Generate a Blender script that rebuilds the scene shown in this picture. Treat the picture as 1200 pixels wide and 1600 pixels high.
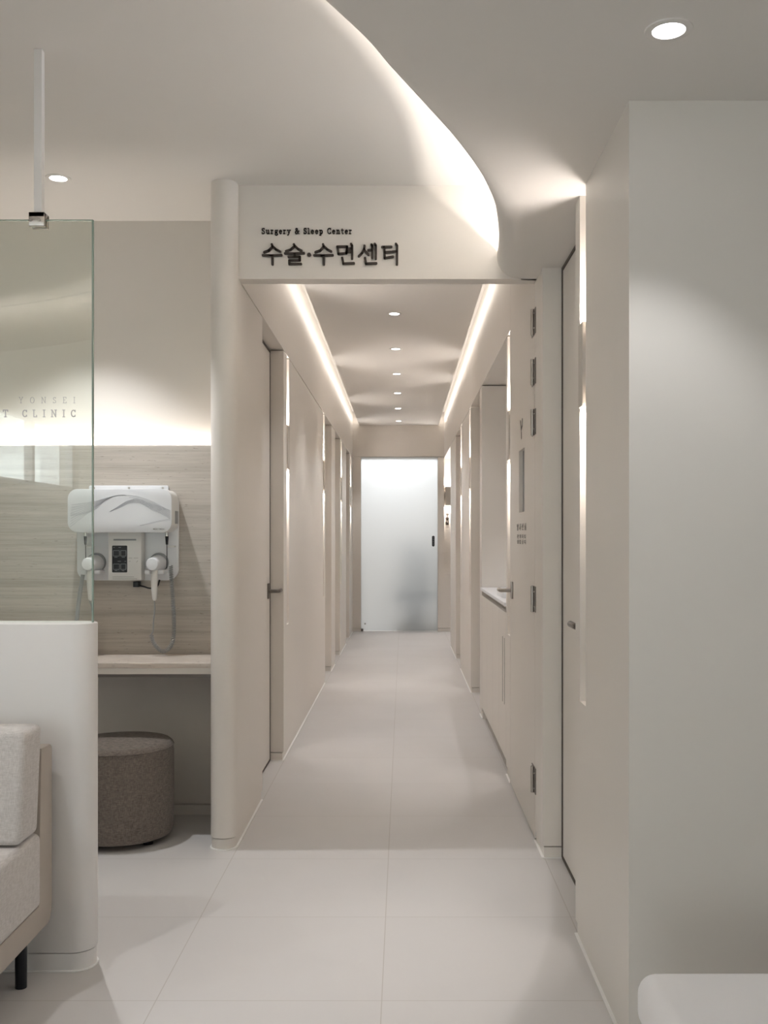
import bpy, bmesh, math
from mathutils import Vector, Matrix
from mathutils.geometry import tessellate_polygon

# ------------------------------------------------------------------ scene, camera, world, exposure
for o in list(bpy.data.objects): bpy.data.objects.remove(o)
SC = bpy.context.scene
COL = SC.collection
SC.view_settings.view_transform = 'Standard'
SC.view_settings.look = 'None'
SC.view_settings.gamma = 1
SC.view_settings.use_curve_mapping = False
SC.view_settings.exposure = 0.90
SC.cycles.use_denoising = True
SC.cycles.max_bounces = 10
SC.cycles.diffuse_bounces = 6
SC.cycles.glossy_bounces = 4
SC.cycles.transmission_bounces = 8
SC.cycles.transparent_max_bounces = 12
SC.cycles.sample_clamp_indirect = 20.0
SC.cycles.caustics_reflective = False
SC.cycles.caustics_refractive = False

cd = bpy.data.cameras.new('camera')
cam = bpy.data.objects.new('camera', cd); COL.objects.link(cam)
cam.location = (0, 0, 1.23); cam.rotation_euler = (math.pi/2, 0, 0)
cd.sensor_fit = 'VERTICAL'; cd.sensor_height = 36; cd.sensor_width = 27; cd.lens = 36.0
cd.shift_x = -30/1600; cd.shift_y = 40/1600
cd.clip_start = 0.05; cd.clip_end = 200
SC.camera = cam

w = bpy.data.worlds.new('world'); SC.world = w; w.use_nodes = True
bg = w.node_tree.nodes['Background']
bg.inputs[0].default_value = (0.88, 0.93, 1.0, 1); bg.inputs[1].default_value = 3.9

WARM = (1.0, 0.92, 0.84)
NEUT = (1.0, 0.97, 0.95)
COOL = (0.95, 0.97, 1.0)
P_DOWN = 12.5        # corridor downlights
P_LOBBY = 18.0      # lobby downlights
P_SCONCE = 1.5      # each half of a wall light
P_COVE = 0.5        # corridor cove per metre
P_RIM = 2.7         # lobby curved cove per metre
P_SHADOW_LINE = 0.34        # added light line that shapes the curved floor shadow, per metre

def light_obj(name, kind, loc, energy, color, parent=None, rot=None, aim=None, **kw):
    ld = bpy.data.lights.new(name, kind)
    ld.energy = energy; ld.color = color
    for k, v in kw.items(): setattr(ld, k, v)
    o = bpy.data.objects.new(name, ld); COL.objects.link(o)
    if aim is not None: o.rotation_euler = Vector(aim).to_track_quat('-Z', 'Y').to_euler()
    if rot is not None: o.rotation_euler = rot
    o.location = loc
    if parent is not None:
        o.parent = parent; o.matrix_parent_inverse = Matrix.Translation(-parent.location)
    return o

# ------------------------------------------------------------------ materials
def new_mat(name):
    m = bpy.data.materials.new(name); m.use_nodes = True
    nt = m.node_tree; b = nt.nodes['Principled BSDF']
    return m, nt, b
def lin(c):
    return tuple((x/12.92 if x <= .04045 else ((x+.055)/1.055)**2.4) for x in [v/255 for v in c])
def paint(name, rgb, rough=.6, var=.02, scale=6, bump=0.0, metal=0.0, spec=.3):
    m, nt, b = new_mat(name)
    tc = nt.nodes.new('ShaderNodeTexCoord'); nz = nt.nodes.new('ShaderNodeTexNoise')
    nz.inputs['Scale'].default_value = scale; nz.inputs['Detail'].default_value = 4
    nt.links.new(tc.outputs['Object'], nz.inputs['Vector'])
    mx = nt.nodes.new('ShaderNodeMix'); mx.data_type = 'RGBA'
    mx.inputs[6].default_value = (*[c*(1-var) for c in rgb], 1)
    mx.inputs[7].default_value = (*[min(1, c*(1+var)) for c in rgb], 1)
    nt.links.new(nz.outputs['Fac'], mx.inputs[0]); nt.links.new(mx.outputs[2], b.inputs['Base Color'])
    b.inputs['Roughness'].default_value = rough; b.inputs['Metallic'].default_value = metal
    b.inputs['Specular IOR Level'].default_value = spec
    if bump:
        bp = nt.nodes.new('ShaderNodeBump'); bp.inputs['Strength'].default_value = bump; bp.inputs['Distance'].default_value = .002
        n2 = nt.nodes.new('ShaderNodeTexNoise'); n2.inputs['Scale'].default_value = scale*40
        nt.links.new(tc.outputs['Object'], n2.inputs['Vector'])
        nt.links.new(n2.outputs['Fac'], bp.inputs['Height']); nt.links.new(bp.outputs['Normal'], b.inputs['Normal'])
    return m
def emit(name, rgb, s):
    m, nt, b = new_mat(name)
    b.inputs['Base Color'].default_value = (*rgb, 1)
    b.inputs['Emission Color'].default_value = (*rgb, 1); b.inputs['Emission Strength'].default_value = s
    return m

M = {}
M['wall'] = paint('warm white film', (.74, .70, .65), .42, .012, 3)
M['ceiling'] = paint('ceiling paint', (.76, .735, .70), .8, .01, 2)
M['lobby_wall'] = paint('lobby wall paint', (.74, .70, .65), .6, .01, 2)
M['part'] = paint('partition lacquer', (.76, .745, .73), .4, .008, 2)
M['white'] = paint('white plastic', (.72, .73, .75), .3, .005, 4, spec=.5)
M['offwhite'] = paint('off white plastic', (.72, .71, .69), .35, .005, 4, spec=.5)
M['grey'] = paint('grey plastic', (.30, .31, .32), .4, .02, 8)
M['hose'] = paint('grey rubber', (.33, .34, .34), .5, .02, 8)
M['black'] = paint('black plastic', (.012, .014, .018), .3, .02, 8)
M['caulk'] = paint('white sealant', (.86, .85, .83), .4, .01, 8)
M['metal'] = paint('brushed steel', (.42, .39, .36), .32, .08, 30, metal=1.0)
M['darkmetal'] = paint('dark steel', (.20, .18, .165), .35, .05, 30, metal=1.0)
M['chrome'] = paint('polished steel', (.62, .60, .58), .15, .02, 10, metal=1.0)
M['letter'] = paint('dark brown lettering', (.055, .042, .035), .5, .05, 20)
M['print'] = paint('grey print', (.30, .28, .26), .6, .02, 20)
M['swirl'] = paint('blue grey print', (.45, .46, .50), .5, .02, 20)
M['frostprint'] = paint('frosted film letters', (.62, .61, .62), .6, .02, 20)
M['seal'] = paint('dark brown gap shade', (.12, .10, .085), .6, .02, 20)  # colour of the shade in the door gaps
M['housing'] = paint('greige lamp housing', (.56, .52, .47), .5, .01, 6)
M['lens'] = emit('lamp lens', (1, .98, 1.0), 9)
M['led'] = emit('strip lens', WARM, 6)
M['counter'] = paint('white solid surface', (.80, .80, .82), .3, .01, 10, spec=.5)
M['bench'] = paint('white leather', (.88, .86, .86), .45, .02, 8, bump=.15)
M['greygreen'] = paint('grey green upholstery', (.20, .21, .20), .6, .05, 8)

def fabric(name, a, bcol, scale, rough=.9, bump=.5):
    m, nt, b = new_mat(name)
    tc = nt.nodes.new('ShaderNodeTexCoord')
    def stretched(sx, sy, sz):
        mp = nt.nodes.new('ShaderNodeMapping'); mp.inputs['Scale'].default_value = (sx, sy, sz)
        nt.links.new(tc.outputs['Object'], mp.inputs['Vector'])
        nz = nt.nodes.new('ShaderNodeTexNoise'); nz.inputs['Scale'].default_value = scale; nz.inputs['Detail'].default_value = 3
        nt.links.new(mp.outputs[0], nz.inputs['Vector']); return nz
    n1 = stretched(1, 1, .12); n2 = stretched(.12, .12, 1)
    ad = nt.nodes.new('ShaderNodeMath'); ad.operation = 'ADD'
    nt.links.new(n1.outputs['Fac'], ad.inputs[0]); nt.links.new(n2.outputs['Fac'], ad.inputs[1])
    mr = nt.nodes.new('ShaderNodeMapRange'); mr.inputs[1].default_value = .75; mr.inputs[2].default_value = 1.25
    nt.links.new(ad.outputs[0], mr.inputs[0])
    mx = nt.nodes.new('ShaderNodeMix'); mx.data_type = 'RGBA'
    mx.inputs[6].default_value = (*a, 1); mx.inputs[7].default_value = (*bcol, 1)
    nt.links.new(mr.outputs[0], mx.inputs[0]); nt.links.new(mx.outputs[2], b.inputs['Base Color'])
    bp = nt.nodes.new('ShaderNodeBump'); bp.inputs['Strength'].default_value = bump; bp.inputs['Distance'].default_value = .001
    nt.links.new(mr.outputs[0], bp.inputs['Height']); nt.links.new(bp.outputs['Normal'], b.inputs['Normal'])
    b.inputs['Roughness'].default_value = rough; b.inputs['Specular IOR Level'].default_value = .15
    b.inputs['Sheen Weight'].default_value = .15
    return m
M['sofa'] = fabric('light woven fabric', (.52, .49, .47), (.68, .65, .63), 480, bump=.3)
M['sofa_frame'] = paint('greige leather', (.46, .41, .36), .5, .03, 10, bump=.1)
M['ottoman'] = fabric('taupe woven fabric', (.12, .10, .085), (.26, .22, .19), 520)

def stone(name, dark, light, sx=1.2, sz=26, rough=.45):
    m, nt, b = new_mat(name)
    tc = nt.nodes.new('ShaderNodeTexCoord')
    def layer(scale, mx_, mz, det, dist=0):
        mp = nt.nodes.new('ShaderNodeMapping'); mp.inputs['Scale'].default_value = (mx_, mx_, mz)
        nt.links.new(tc.outputs['Object'], mp.inputs['Vector'])
        nz = nt.nodes.new('ShaderNodeTexNoise'); nz.inputs['Scale'].default_value = scale
        nz.inputs['Detail'].default_value = det; nz.inputs['Roughness'].default_value = .65
        nz.inputs['Distortion'].default_value = dist
        nt.links.new(mp.outputs[0], nz.inputs['Vector']); return nz
    a = layer(1.0, sx, sz, 6, .4); c = layer(1.0, sx*7, sz*5, 4, .3); d = layer(1.0, 30, 170, 2)
    m1 = nt.nodes.new('ShaderNodeMath'); m1.operation = 'MULTIPLY_ADD'; m1.inputs[1].default_value = .55
    nt.links.new(c.outputs['Fac'], m1.inputs[0]); nt.links.new(a.outputs['Fac'], m1.inputs[2])
    cr = nt.nodes.new('ShaderNodeValToRGB')
    cr.color_ramp.elements[0].position = .56; cr.color_ramp.elements[0].color = (*dark, 1)
    cr.color_ramp.elements[1].position = .98; cr.color_ramp.elements[1].color = (*light, 1)
    nt.links.new(m1.outputs[0], cr.inputs['Fac'])
    cr2 = nt.nodes.new('ShaderNodeValToRGB')
    cr2.color_ramp.elements[0].position = .27; cr2.color_ramp.elements[0].color = (.62, .6, .58, 1)
    cr2.color_ramp.elements[1].position = .34; cr2.color_ramp.elements[1].color = (1, 1, 1, 1)
    nt.links.new(d.outputs['Fac'], cr2.inputs['Fac'])
    mm = nt.nodes.new('ShaderNodeMix'); mm.data_type = 'RGBA'; mm.blend_type = 'MULTIPLY'; mm.inputs[0].default_value = 1
    nt.links.new(cr.outputs[0], mm.inputs[6]); nt.links.new(cr2.outputs[0], mm.inputs[7])
    nt.links.new(mm.outputs[2], b.inputs['Base Color'])
    b.inputs['Roughness'].default_value = rough
    return m
M['stone'] = stone('taupe travertine', (.37, .33, .285), (.53, .485, .43), 1.0, 42)
M['desk'] = stone('pale travertine laminate', (.50, .43, .37), (.70, .63, .56), 1.0, 30)

def tile_mat():
    m, nt, b = new_mat('porcelain tile')
    N = nt.nodes.new; L = nt.links.new
    geo = N('ShaderNodeNewGeometry'); sep = N('ShaderNodeSeparateXYZ'); L(geo.outputs['Position'], sep.inputs[0])
    def math_(op, a, bv=None, c=None):
        n = N('ShaderNodeMath'); n.operation = op
        for i, v in enumerate((a, bv, c)):
            if v is None: continue
            if isinstance(v, (int, float)): n.inputs[i].default_value = v
            else: L(v, n.inputs[i])
        return n.outputs[0]
    def grout(coord, off, size, half):
        t = math_('DIVIDE', math_('SUBTRACT', coord, off), size)
        fr = math_('FRACT', t)
        d = math_('MINIMUM', fr, math_('SUBTRACT', 1.0, fr))
        return math_('LESS_THAN', d, half/size), math_('FLOOR', t)
    gx, ix = grout(sep.outputs[0], -.057, .60, .0014)
    gy, iy = grout(sep.outputs[1], 3.92, .60, .0014)
    g = math_('MAXIMUM', gx, gy)
    tc = N('ShaderNodeTexCoord')
    n1 = N('ShaderNodeTexNoise'); n1.inputs['Scale'].default_value = 2.2; n1.inputs['Detail'].default_value = 6; n1.inputs['Distortion'].default_value = .6
    L(geo.outputs['Position'], n1.inputs['Vector'])
    wn = N('ShaderNodeTexWhiteNoise'); wn.noise_dimensions = '2D'
    cb = N('ShaderNodeCombineXYZ'); L(ix, cb.inputs[0]); L(iy, cb.inputs[1]); L(cb.outputs[0], wn.inputs['Vector'])
    f = math_('ADD', math_('MULTIPLY', n1.outputs['Fac'], .8), math_('MULTIPLY', wn.outputs['Value'], .2))
    mx = N('ShaderNodeMix'); mx.data_type = 'RGBA'
    mx.inputs[6].default_value = (.56, .54, .525, 1); mx.inputs[7].default_value = (.63, .61, .595, 1)
    L(f, mx.inputs[0])
    m2 = N('ShaderNodeMix'); m2.data_type = 'RGBA'; L(g, m2.inputs[0]); L(mx.outputs[2], m2.inputs[6])
    m2.inputs[7].default_value = (.47, .44, .41, 1)
    L(m2.outputs[2], b.inputs['Base Color'])
    b.inputs['Roughness'].default_value = .5; b.inputs['Specular IOR Level'].default_value = .35
    return m
M['tile'] = tile_mat()

def glass_mat():
    m, nt, b = new_mat('clear glass'); N = nt.nodes.new; L = nt.links.new
    out = nt.nodes['Material Output']; nt.nodes.remove(b)
    tr = N('ShaderNodeBsdfTransparent'); tr.inputs[0].default_value = (.955, .975, .95, 1)
    gl = N('ShaderNodeBsdfGlossy'); gl.inputs['Roughness'].default_value = 0.0; gl.inputs[0].default_value = (1, 1, 1, 1)
    fr = N('ShaderNodeFresnel'); ge = N('ShaderNodeNewGeometry')      # same index seen from either side of the thin pane
    mr = N('ShaderNodeMapRange'); mr.inputs[3].default_value = 1.52; mr.inputs[4].default_value = 1/1.52
    L(ge.outputs['Backfacing'], mr.inputs[0]); L(mr.outputs[0], fr.inputs[0])
    mx = N('ShaderNodeMixShader'); L(fr.outputs[0], mx.inputs[0]); L(tr.outputs[0], mx.inputs[1]); L(gl.outputs[0], mx.inputs[2])
    L(mx.outputs[0], out.inputs[0])
    return m
M['glass'] = glass_mat(); M['pane'] = glass_mat()
def film_mat():
    m, nt, b = new_mat('frosted film'); N = nt.nodes.new; L = nt.links.new
    out = nt.nodes['Material Output']; b.inputs['Base Color'].default_value = (.74, .73, .74, 1)
    tr = N('ShaderNodeBsdfTransparent'); mx = N('ShaderNodeMixShader'); mx.inputs[0].default_value = .45
    L(tr.outputs[0], mx.inputs[1]); L(b.outputs[0], mx.inputs[2]); L(mx.outputs[0], out.inputs[0])
    return m
M['frostprint'] = film_mat()
M['glass_edge'] = paint('green glass edge', (.22, .30, .26), .2, .02, 10, spec=.6)
def frosted_mat():
    m, nt, b = new_mat('frosted glass'); N = nt.nodes.new; L = nt.links.new
    out = nt.nodes['Material Output']
    b.inputs['Base Color'].default_value = (.92, .93, .93, 1)
    b.inputs['Transmission Weight'].default_value = 1.0; b.inputs['Roughness'].default_value = .75; b.inputs['IOR'].default_value = 1.35
    tl = N('ShaderNodeBsdfTranslucent'); tl.inputs[0].default_value = (.90, .91, .92, 1)
    mx = N('ShaderNodeMixShader'); mx.inputs[0].default_value = .45
    L(b.outputs[0], mx.inputs[1]); L(tl.outputs[0], mx.inputs[2]); L(mx.outputs[0], out.inputs[0])
    return m
M['frost'] = frosted_mat()

# ------------------------------------------------------------------ mesh helpers
class MB:
    def __init__(self): self.bm = bmesh.new()
    def _merge(self, b):
        me = bpy.data.meshes.new('t'); b.to_mesh(me); b.free(); self.bm.from_mesh(me); bpy.data.meshes.remove(me)
    def box(self, x0, x1, y0, y1, z0, z1, bev=0, seg=2, mat=None):
        b = bmesh.new(); bmesh.ops.create_cube(b, size=1)
        for v in b.verts:
            v.co = Vector((x0+(v.co.x+.5)*(x1-x0), y0+(v.co.y+.5)*(y1-y0), z0+(v.co.z+.5)*(z1-z0)))
        if bev: bmesh.ops.bevel(b, geom=b.edges[:], offset=bev, segments=seg, profile=.5, affect='EDGES')
        if mat is not None: b.transform(mat)
        self._merge(b); return self
    def cyl(self, p0, p1, r0, r1=None, n=24, bev=0):
        r1 = r0 if r1 is None else r1
        p0, p1 = Vector(p0), Vector(p1); d = p1-p0
        b = bmesh.new()
        bmesh.ops.create_cone(b, cap_ends=True, segments=n, radius1=r0, radius2=r1, depth=d.length)
        if bev:
            es = [e for e in b.edges if len(e.link_faces) == 2 and any(len(f.verts) > 4 for f in e.link_faces)]
            bmesh.ops.bevel(b, geom=es, offset=bev, segments=3, profile=.5, affect='EDGES')
        b.transform(Matrix.Translation((p0+p1)/2) @ d.to_track_quat('Z', 'Y').to_matrix().to_4x4())
        self._merge(b); return self
    def sphere(self, c, r, n=12):
        b = bmesh.new(); bmesh.ops.create_uvsphere(b, u_segments=n, v_segments=max(6, n//2), radius=r)
        b.transform(Matrix.Translation(c)); self._merge(b); return self
    def prism(self, poly, z0, z1, mat=None, bev=0):
        b = bmesh.new()
        n = len(poly)
        lo = [b.verts.new((p[0], p[1], z0)) for p in poly]; hi = [b.verts.new((p[0], p[1], z1)) for p in poly]
        for i in range(n): b.faces.new((lo[i], lo[(i+1) % n], hi[(i+1) % n], hi[i]))
        for t in tessellate_polygon([[Vector((p[0], p[1], 0)) for p in poly]]):
            b.faces.new([hi[i] for i in t]); b.faces.new([lo[i] for i in reversed(t)])
        bmesh.ops.recalc_face_normals(b, faces=b.faces[:])
        if bev:
            b.normal_update()
            es = [e for e in b.edges if len(e.link_faces) == 2 and e.calc_face_angle(0) > .9 and abs((e.verts[0].co-e.verts[1].co).z) < 1e-6]
            bmesh.ops.bevel(b, geom=es, offset=bev, segments=2, profile=.5, affect='EDGES')
        if mat is not None: b.transform(mat)
        self._merge(b); return self
    def tube(self, pts, r, n=10, cap=True):
        pts = [Vector(p) for p in pts]; b = bmesh.new(); rings = []
        rr = r if isinstance(r, (list, tuple)) else [r]*len(pts)
        up = Vector((0, 0, 1)); prev = None
        for i, p in enumerate(pts):
            t = (pts[min(i+1, len(pts)-1)]-pts[max(i-1, 0)]).normalized()
            if prev is None:
                a = t.cross(up); a = a if a.length > .1 else t.cross(Vector((1, 0, 0)))
            else: a = prev - t*prev.dot(t)
            a.normalize(); c = t.cross(a); prev = a
            rings.append([b.verts.new(p+rr[i]*(math.cos(2*math.pi*k/n)*a+math.sin(2*math.pi*k/n)*c)) for k in range(n)])
        for i in range(len(rings)-1):
            for k in range(n): b.faces.new((rings[i][k], rings[i][(k+1) % n], rings[i+1][(k+1) % n], rings[i+1][k]))
        if cap: b.faces.new(rings[0][::-1]); b.faces.new(rings[-1])
        bmesh.ops.recalc_face_normals(b, faces=b.faces[:])
        self._merge(b); return self
    def quadstrip(self, rows):
        b = bmesh.new(); vs = [[b.verts.new(p) for p in r] for r in rows]
        for i in range(len(vs)-1):
            for j in range(len(vs[0])-1): b.faces.new((vs[i][j], vs[i][j+1], vs[i+1][j+1], vs[i+1][j]))
        self._merge(b); return self
    def build(self, name, mat, parent=None, smooth=True):
        me = bpy.data.meshes.new(name); self.bm.to_mesh(me); self.bm.free()
        me.materials.append(mat)
        if smooth:
            for p in me.polygons: p.use_smooth = True
            try: me.set_sharp_from_angle(angle=math.radians(32))
            except Exception: pass
        o = bpy.data.objects.new(name, me); COL.objects.link(o)
        if parent is not None:
            o.parent = parent
            if parent.type == 'EMPTY': o.matrix_parent_inverse = Matrix.Translation(-parent.location)
        return o

def struct(name, mb, mat, parent=None, smooth=True):
    o = mb.build(name, mat, parent, smooth)
    if parent is None: o['kind'] = 'structure'
    return o
def thing(name, label, cat, loc=(0, 0, 0), group=None):
    o = bpy.data.objects.new(name, None); COL.objects.link(o); o.location = loc
    o.empty_display_size = .05
    o['label'] = label; o['category'] = cat
    if group: o['group'] = group
    return o
def tag(o, label, cat, group=None):
    o['label'] = label; o['category'] = cat
    if group: o['group'] = group
    return o
def catmull(pts, n=8):
    out = []; P = [Vector(p) for p in pts]
    for i in range(len(P)-1):
        p0 = P[max(i-1, 0)]; p1 = P[i]; p2 = P[i+1]; p3 = P[min(i+2, len(P)-1)]
        for k in range(n):
            t = k/n
            out.append(.5*((2*p1)+(-p0+p2)*t+(2*p0-5*p1+4*p2-p3)*t*t+(-p0+3*p1-3*p2+p3)*t**3))
    out.append(P[-1]); return out
def rrect(x0, x1, y0, y1, r, n=6):
    pts = []
    for cx, cy, a in ((x1-r, y1-r, 0), (x0+r, y1-r, 90), (x0+r, y0+r, 180), (x1-r, y0+r, 270)):
        for k in range(n+1):
            t = math.radians(a+90*k/n); pts.append((cx+r*math.cos(t), cy+r*math.sin(t)))
    return pts
# maps a prism drawn in (x, z) and extruded in local z onto a wall plane facing -Y; depth grows towards the camera
def facing(y): return Matrix(((1, 0, 0, 0), (0, 0, -1, y), (0, 1, 0, 0), (0, 0, 0, 1)))

# ------------------------------------------------------------------ main measures
XL, XR = -.66, .535        # corridor wall faces
ZH = 2.265                 # header / soffit height
ZC = 2.64                  # lobby ceiling
ZK = 2.70                  # corridor ceiling
YH = 4.10                  # header face
YE = 13.4                  # corridor end
BB = .042                  # baseboard height

# floor
struct('floor', MB().box(-4.2, 3.6, -5.6, 17.2, -.12, 0), M['tile'])

# ---- right wall with recesses
CH_Z = .735; CH_D = .06
def wall_run(segs, xface, side, ztop, yend=None):
    mb = MB(); bb = MB(); ca = MB()
    for (y0, y1, kind) in segs:
        back = xface+side*.27
        xa, xb = sorted((xface, back))
        if kind == 's':
            mb.box(xa, xb, y0, y1, BB+.004, ztop)
            a, b = sorted((xface+side*.006, back))
            bb.box(a, b, y0, y1, 0, BB)
            a, b = sorted((xface-side*.003, xface+side*.01))
            ca.box(a, b, y0, y1, 0, .0035)
        elif kind == 'c':
            mb.box(xa, xb, y0, y1, BB+.004, CH_Z)
            a, b = sorted((xface+side*CH_D, back))
            mb.box(a, b, y0, y1, CH_Z, ztop)
            a, b = sorted((xface+side*.006, back)); bb.box(a, b, y0, y1, 0, BB)
            a, b = sorted((xface-side*.003, xface+side*.01)); ca.box(a, b, y0, y1, 0, .0035)
        elif kind == 'r':     # recess: jamb caulk on the far jamb foot
            a, b = sorted((xface, xface+side*.075)); ca.box(a, b, y1-.006, y1+.002, 0, .0035)
    return mb, bb, ca

segR = [(3.10, 3.18, 's'), (3.00, 3.10, 'c'), (2.425, 3.00, 's'), (3.18, 3.93, 'r'), (3.93, 4.16, 's')]
mb, bb, ca = wall_run(segR, XR, 1, ZH)
mb.box(.805, 3.4, 2.425, 2.60, BB+.004, ZH); bb.box(.805, 3.4, 2.428, 2.60, 0, BB)
mb.box(.70, .805, 3.18, 3.93, 0, ZH-.001)
struct('wall_right_lobby', mb, M['wall']); struct('baseboard_right_lobby', bb, M['wall']); struct('trim_1', ca, M['caulk'])

segC = [(5.13, 5.25, 'c'), (5.25, 5.32, 's'), (6.96, 7.15, 's'), (7.15, 8.10, 'r'), (8.10, 8.15, 's'), (8.15, 8.27, 'c'),
        (8.27, 9.38, 's'), (9.38, 9.50, 'c'), (9.50, 9.60, 's'), (9.60, 10.40, 'r'), (10.40, 11.57, 's')]
mb, bb, ca = wall_run(segC, XR, 1, 2.261)
mb.box(XR+.05, XR+.27, 4.16, 5.13, 0, ZK+.15)           # solid behind the tall door
mb.box(XR, XR+.27, 5.122, 5.13, 0, 2.261)
mb.box(.70, .805, 7.15, 8.10, 0, 2.261); mb.box(.70, .805, 9.60, 10.40, 0, 2.261)
mb.box(1.06, 1.2, 5.2, 7.1, 0, 2.4)                     # alcove back
mb.box(.79, 1.1, 5.20, 5.32, 0, 2.4); mb.box(.79, 1.1, 6.96, 7.10, 0, 2.4)
struct('wall_right', mb, M['wall']); struct('baseboard_right', bb, M['wall']); struct('trim_2', ca, M['caulk'])
ub = MB()
ub.box(XR, XR+.27, 5.122, YE, 2.268, 2.9); ub.box(XR, XR+.27, 4.18, 5.122, 2.72, 2.9)
ub.box(XR+.2, 1.2, 5.2, 7.1, 2.268, 2.4)
struct('wall_right_bulkhead', ub, M['wall'])

# ---- left wall with rounded end
segL = [(4.62, 4.80, 's'), (4.80, 5.65, 'r'), (5.65, 5.80, 's'), (5.80, 5.92, 'c'), (5.92, 8.45, 's'), (8.45, 8.57, 'c'), (8.57, 8.66, 's'),
        (8.66, 9.41, 'r'), (9.41, 9.93, 's'), (9.93, 10.70, 'r'), (10.70, 10.85, 's'), (10.85, 10.97, 'c'), (10.97, 11.85, 's'),
        (11.85, 12.57, 'r'), (12.57, 12.80, 's'), (12.80, 12.92, 'c'), (12.92, YE, 's')]
mb, bb, ca = wall_run(segL, XL, -1, 2.261); mb.box(-.764, -.94, 4.751, 4.80, 0, 2.9)
for y0, y1 in ((4.80, 5.65), (8.66, 9.41), (9.93, 10.70), (11.85, 12.57)): mb.box(-.93, -.82, y0, y1, 0, 2.261)
mb.box(XL-.27, XL, 4.105, 4.61, 2.268, ZC+.1) if False else None
struct('wall_left', mb, M['wall']); struct('baseboard_left', bb, M['wall']); struct('trim_3', ca, M['caulk'])
ub = MB(); ub.box(XL-.27, XL, 4.77, YE, 2.268, 2.9); ub.box(-.764, XL, 4.18, 4.77, 2.268, 2.9)
struct('wall_left_bulkhead', ub, M['wall'])
def stadium(x0, x1, yf, yb, n=16):
    r = (x1-x0)/2; cx = (x0+x1)/2
    return [(x1, yb)]+[(cx+r*math.cos(t), yf+r*1.0-r*math.sin(t)*1.0) for t in [math.pi*k/n for k in range(n+1)]]+[(x0, yb)]
col = MB().prism(stadium(-.765, XL, 4.025, 4.18), BB+.004, ZC).box(-.765, XL, 4.18, 4.62, BB+.004, 2.261)
struct('column_left', col, M['wall'])
struct('baseboard_column', MB().prism(stadium(-.762, XL-.005, 4.030, 4.62), 0, BB), M['wall'])
struct('trim_4', MB().prism(stadium(-.768, XL+.003, 4.022, 4.62), 0, .0035), M['caulk'])

# ---- header over the corridor mouth
struct('wall_header', MB().box(XL-.02, XR+.08, YH, YH+.08, ZH, 2.92), M['wall'])

# ---- niche back wall on the left, far-left wall, back wall, right return
mb = MB(); mb.box(-3.5, -.765, 4.56, 4.75, BB+.004, ZC)
struct('wall_niche', mb, M['lobby_wall']); struct('baseboard_niche', MB().box(-3.5, -.76, 4.545, 4.75, 0, BB), M['lobby_wall'])
mb = MB(); XW = -3.3
mb.box(XW-.2, XW, -5.4, -4.5, 0, ZC); mb.box(XW-.2, XW, -4.5, -2.2, 0, 1.70); mb.box(XW-.2, XW, -4.5, -2.2, 2.35, ZC)
mb.box(XW-.2, XW, -2.2, -1.9, 0, ZC); mb.box(XW-.2, XW, -1.9, .3, 0, 1.70); mb.box(XW-.2, XW, -1.9, .3, 2.35, ZC); mb.box(XW-.2, XW, .3, 4.6, 0, ZC)
struct('wall_far_left', mb, M['lobby_wall'])
for i, (y0, y1) in enumerate(((-4.5, -2.2), (-1.9, .3))):
    wf = MB()
    for a, b_ in ((y0, y0+.06), (y1-.06, y1), ((y0+y1)/2-.04, (y0+y1)/2+.04)): wf.box(XW-.12, XW-.05, a, b_, 1.70, 2.35)
    wf.box(XW-.12, XW-.05, y0, y1, 1.70, 1.74); wf.box(XW-.12, XW-.05, y0, y1, 2.29, 2.35)
    o = struct('window_%d' % (i+1), wf, M['white'])
    pane = MB().box(XW-.09, XW-.085, y0, y1, 1.72, 2.3).build('window_pane', M['pane'], o)
struct('wall_back', MB().box(-3.6, 3.5, -5.6, -5.4, 0, .35).box(-3.6, 3.5, -5.6, -5.4, 2.22, ZC).box(-3.6, -2.8, -5.6, -5.4, .35, 2.22).box(-1.0, 3.5, -5.6, -5.4, .35, 2.22), M['lobby_wall'])
wf = MB()
for x in (-2.8, -1.73, -.66): wf.box(x, x+.06, -5.52, -5.46, .35, 2.22)
wf.box(-2.8, -.6, -5.52, -5.46, .35, .41).box(-2.8, -.6, -5.52, -5.46, 2.16, 2.22)
o = struct('window_3', wf, M['white'])  # unseen window added behind the camera for fill daylight
MB().box(-2.8, -.6, -5.495, -5.490, .4, 2.18).build('window_pane', M['pane'], o)
struct('wall_far_right', MB().box(3.3, 3.5, -5.4, 2.6, 0, ZC), M['lobby_wall'])

# ---- lobby ceiling + curved soffit
struct('ceiling_lobby', MB().box(-3.6, 3.5, -5.5, 4.75, ZC, ZC+.12).box(-.72, .62, 4.11, 4.3, ZC+.001, ZC+.119), M['ceiling'])
rim = catmull([(.376, 4.12, 0), (.368, 3.95, 0), (.343, 3.685, 0), (.30, 3.378, 0), (.255, 3.17, 0), (.198, 2.966, 0), (.122, 2.743, 0), (.045, 2.55, 0),
               (-.044, 2.333, 0), (-.128, 2.13, 0), (-.36, 1.70, 0), (-.72, 1.20, 0), (-1.22, .58, 0), (-1.81, .02, 0), (-2.48, -.36, 0), (-3.3, -.62, 0)], 8)
def offset(curve, d):
    out = []
    for i, p in enumerate(curve):
        t = (curve[min(i+1, len(curve)-1)]-curve[max(i-1, 0)]).normalized()
        out.append(p+Vector((-t.y, t.x, 0))*d)
    return out
prof = [(.34, 2.30), (.022, 2.30), (.014, 2.37), (.0, 2.37), (.0, 2.35), (.006, 2.322), (.020, 2.297), (.042, 2.279), (.068, 2.269), (.10, ZH)]
rows = [[(q.x, q.y, z) for q in offset(rim, d)] for d, z in prof]
mb = MB().quadstrip(rows)
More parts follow.
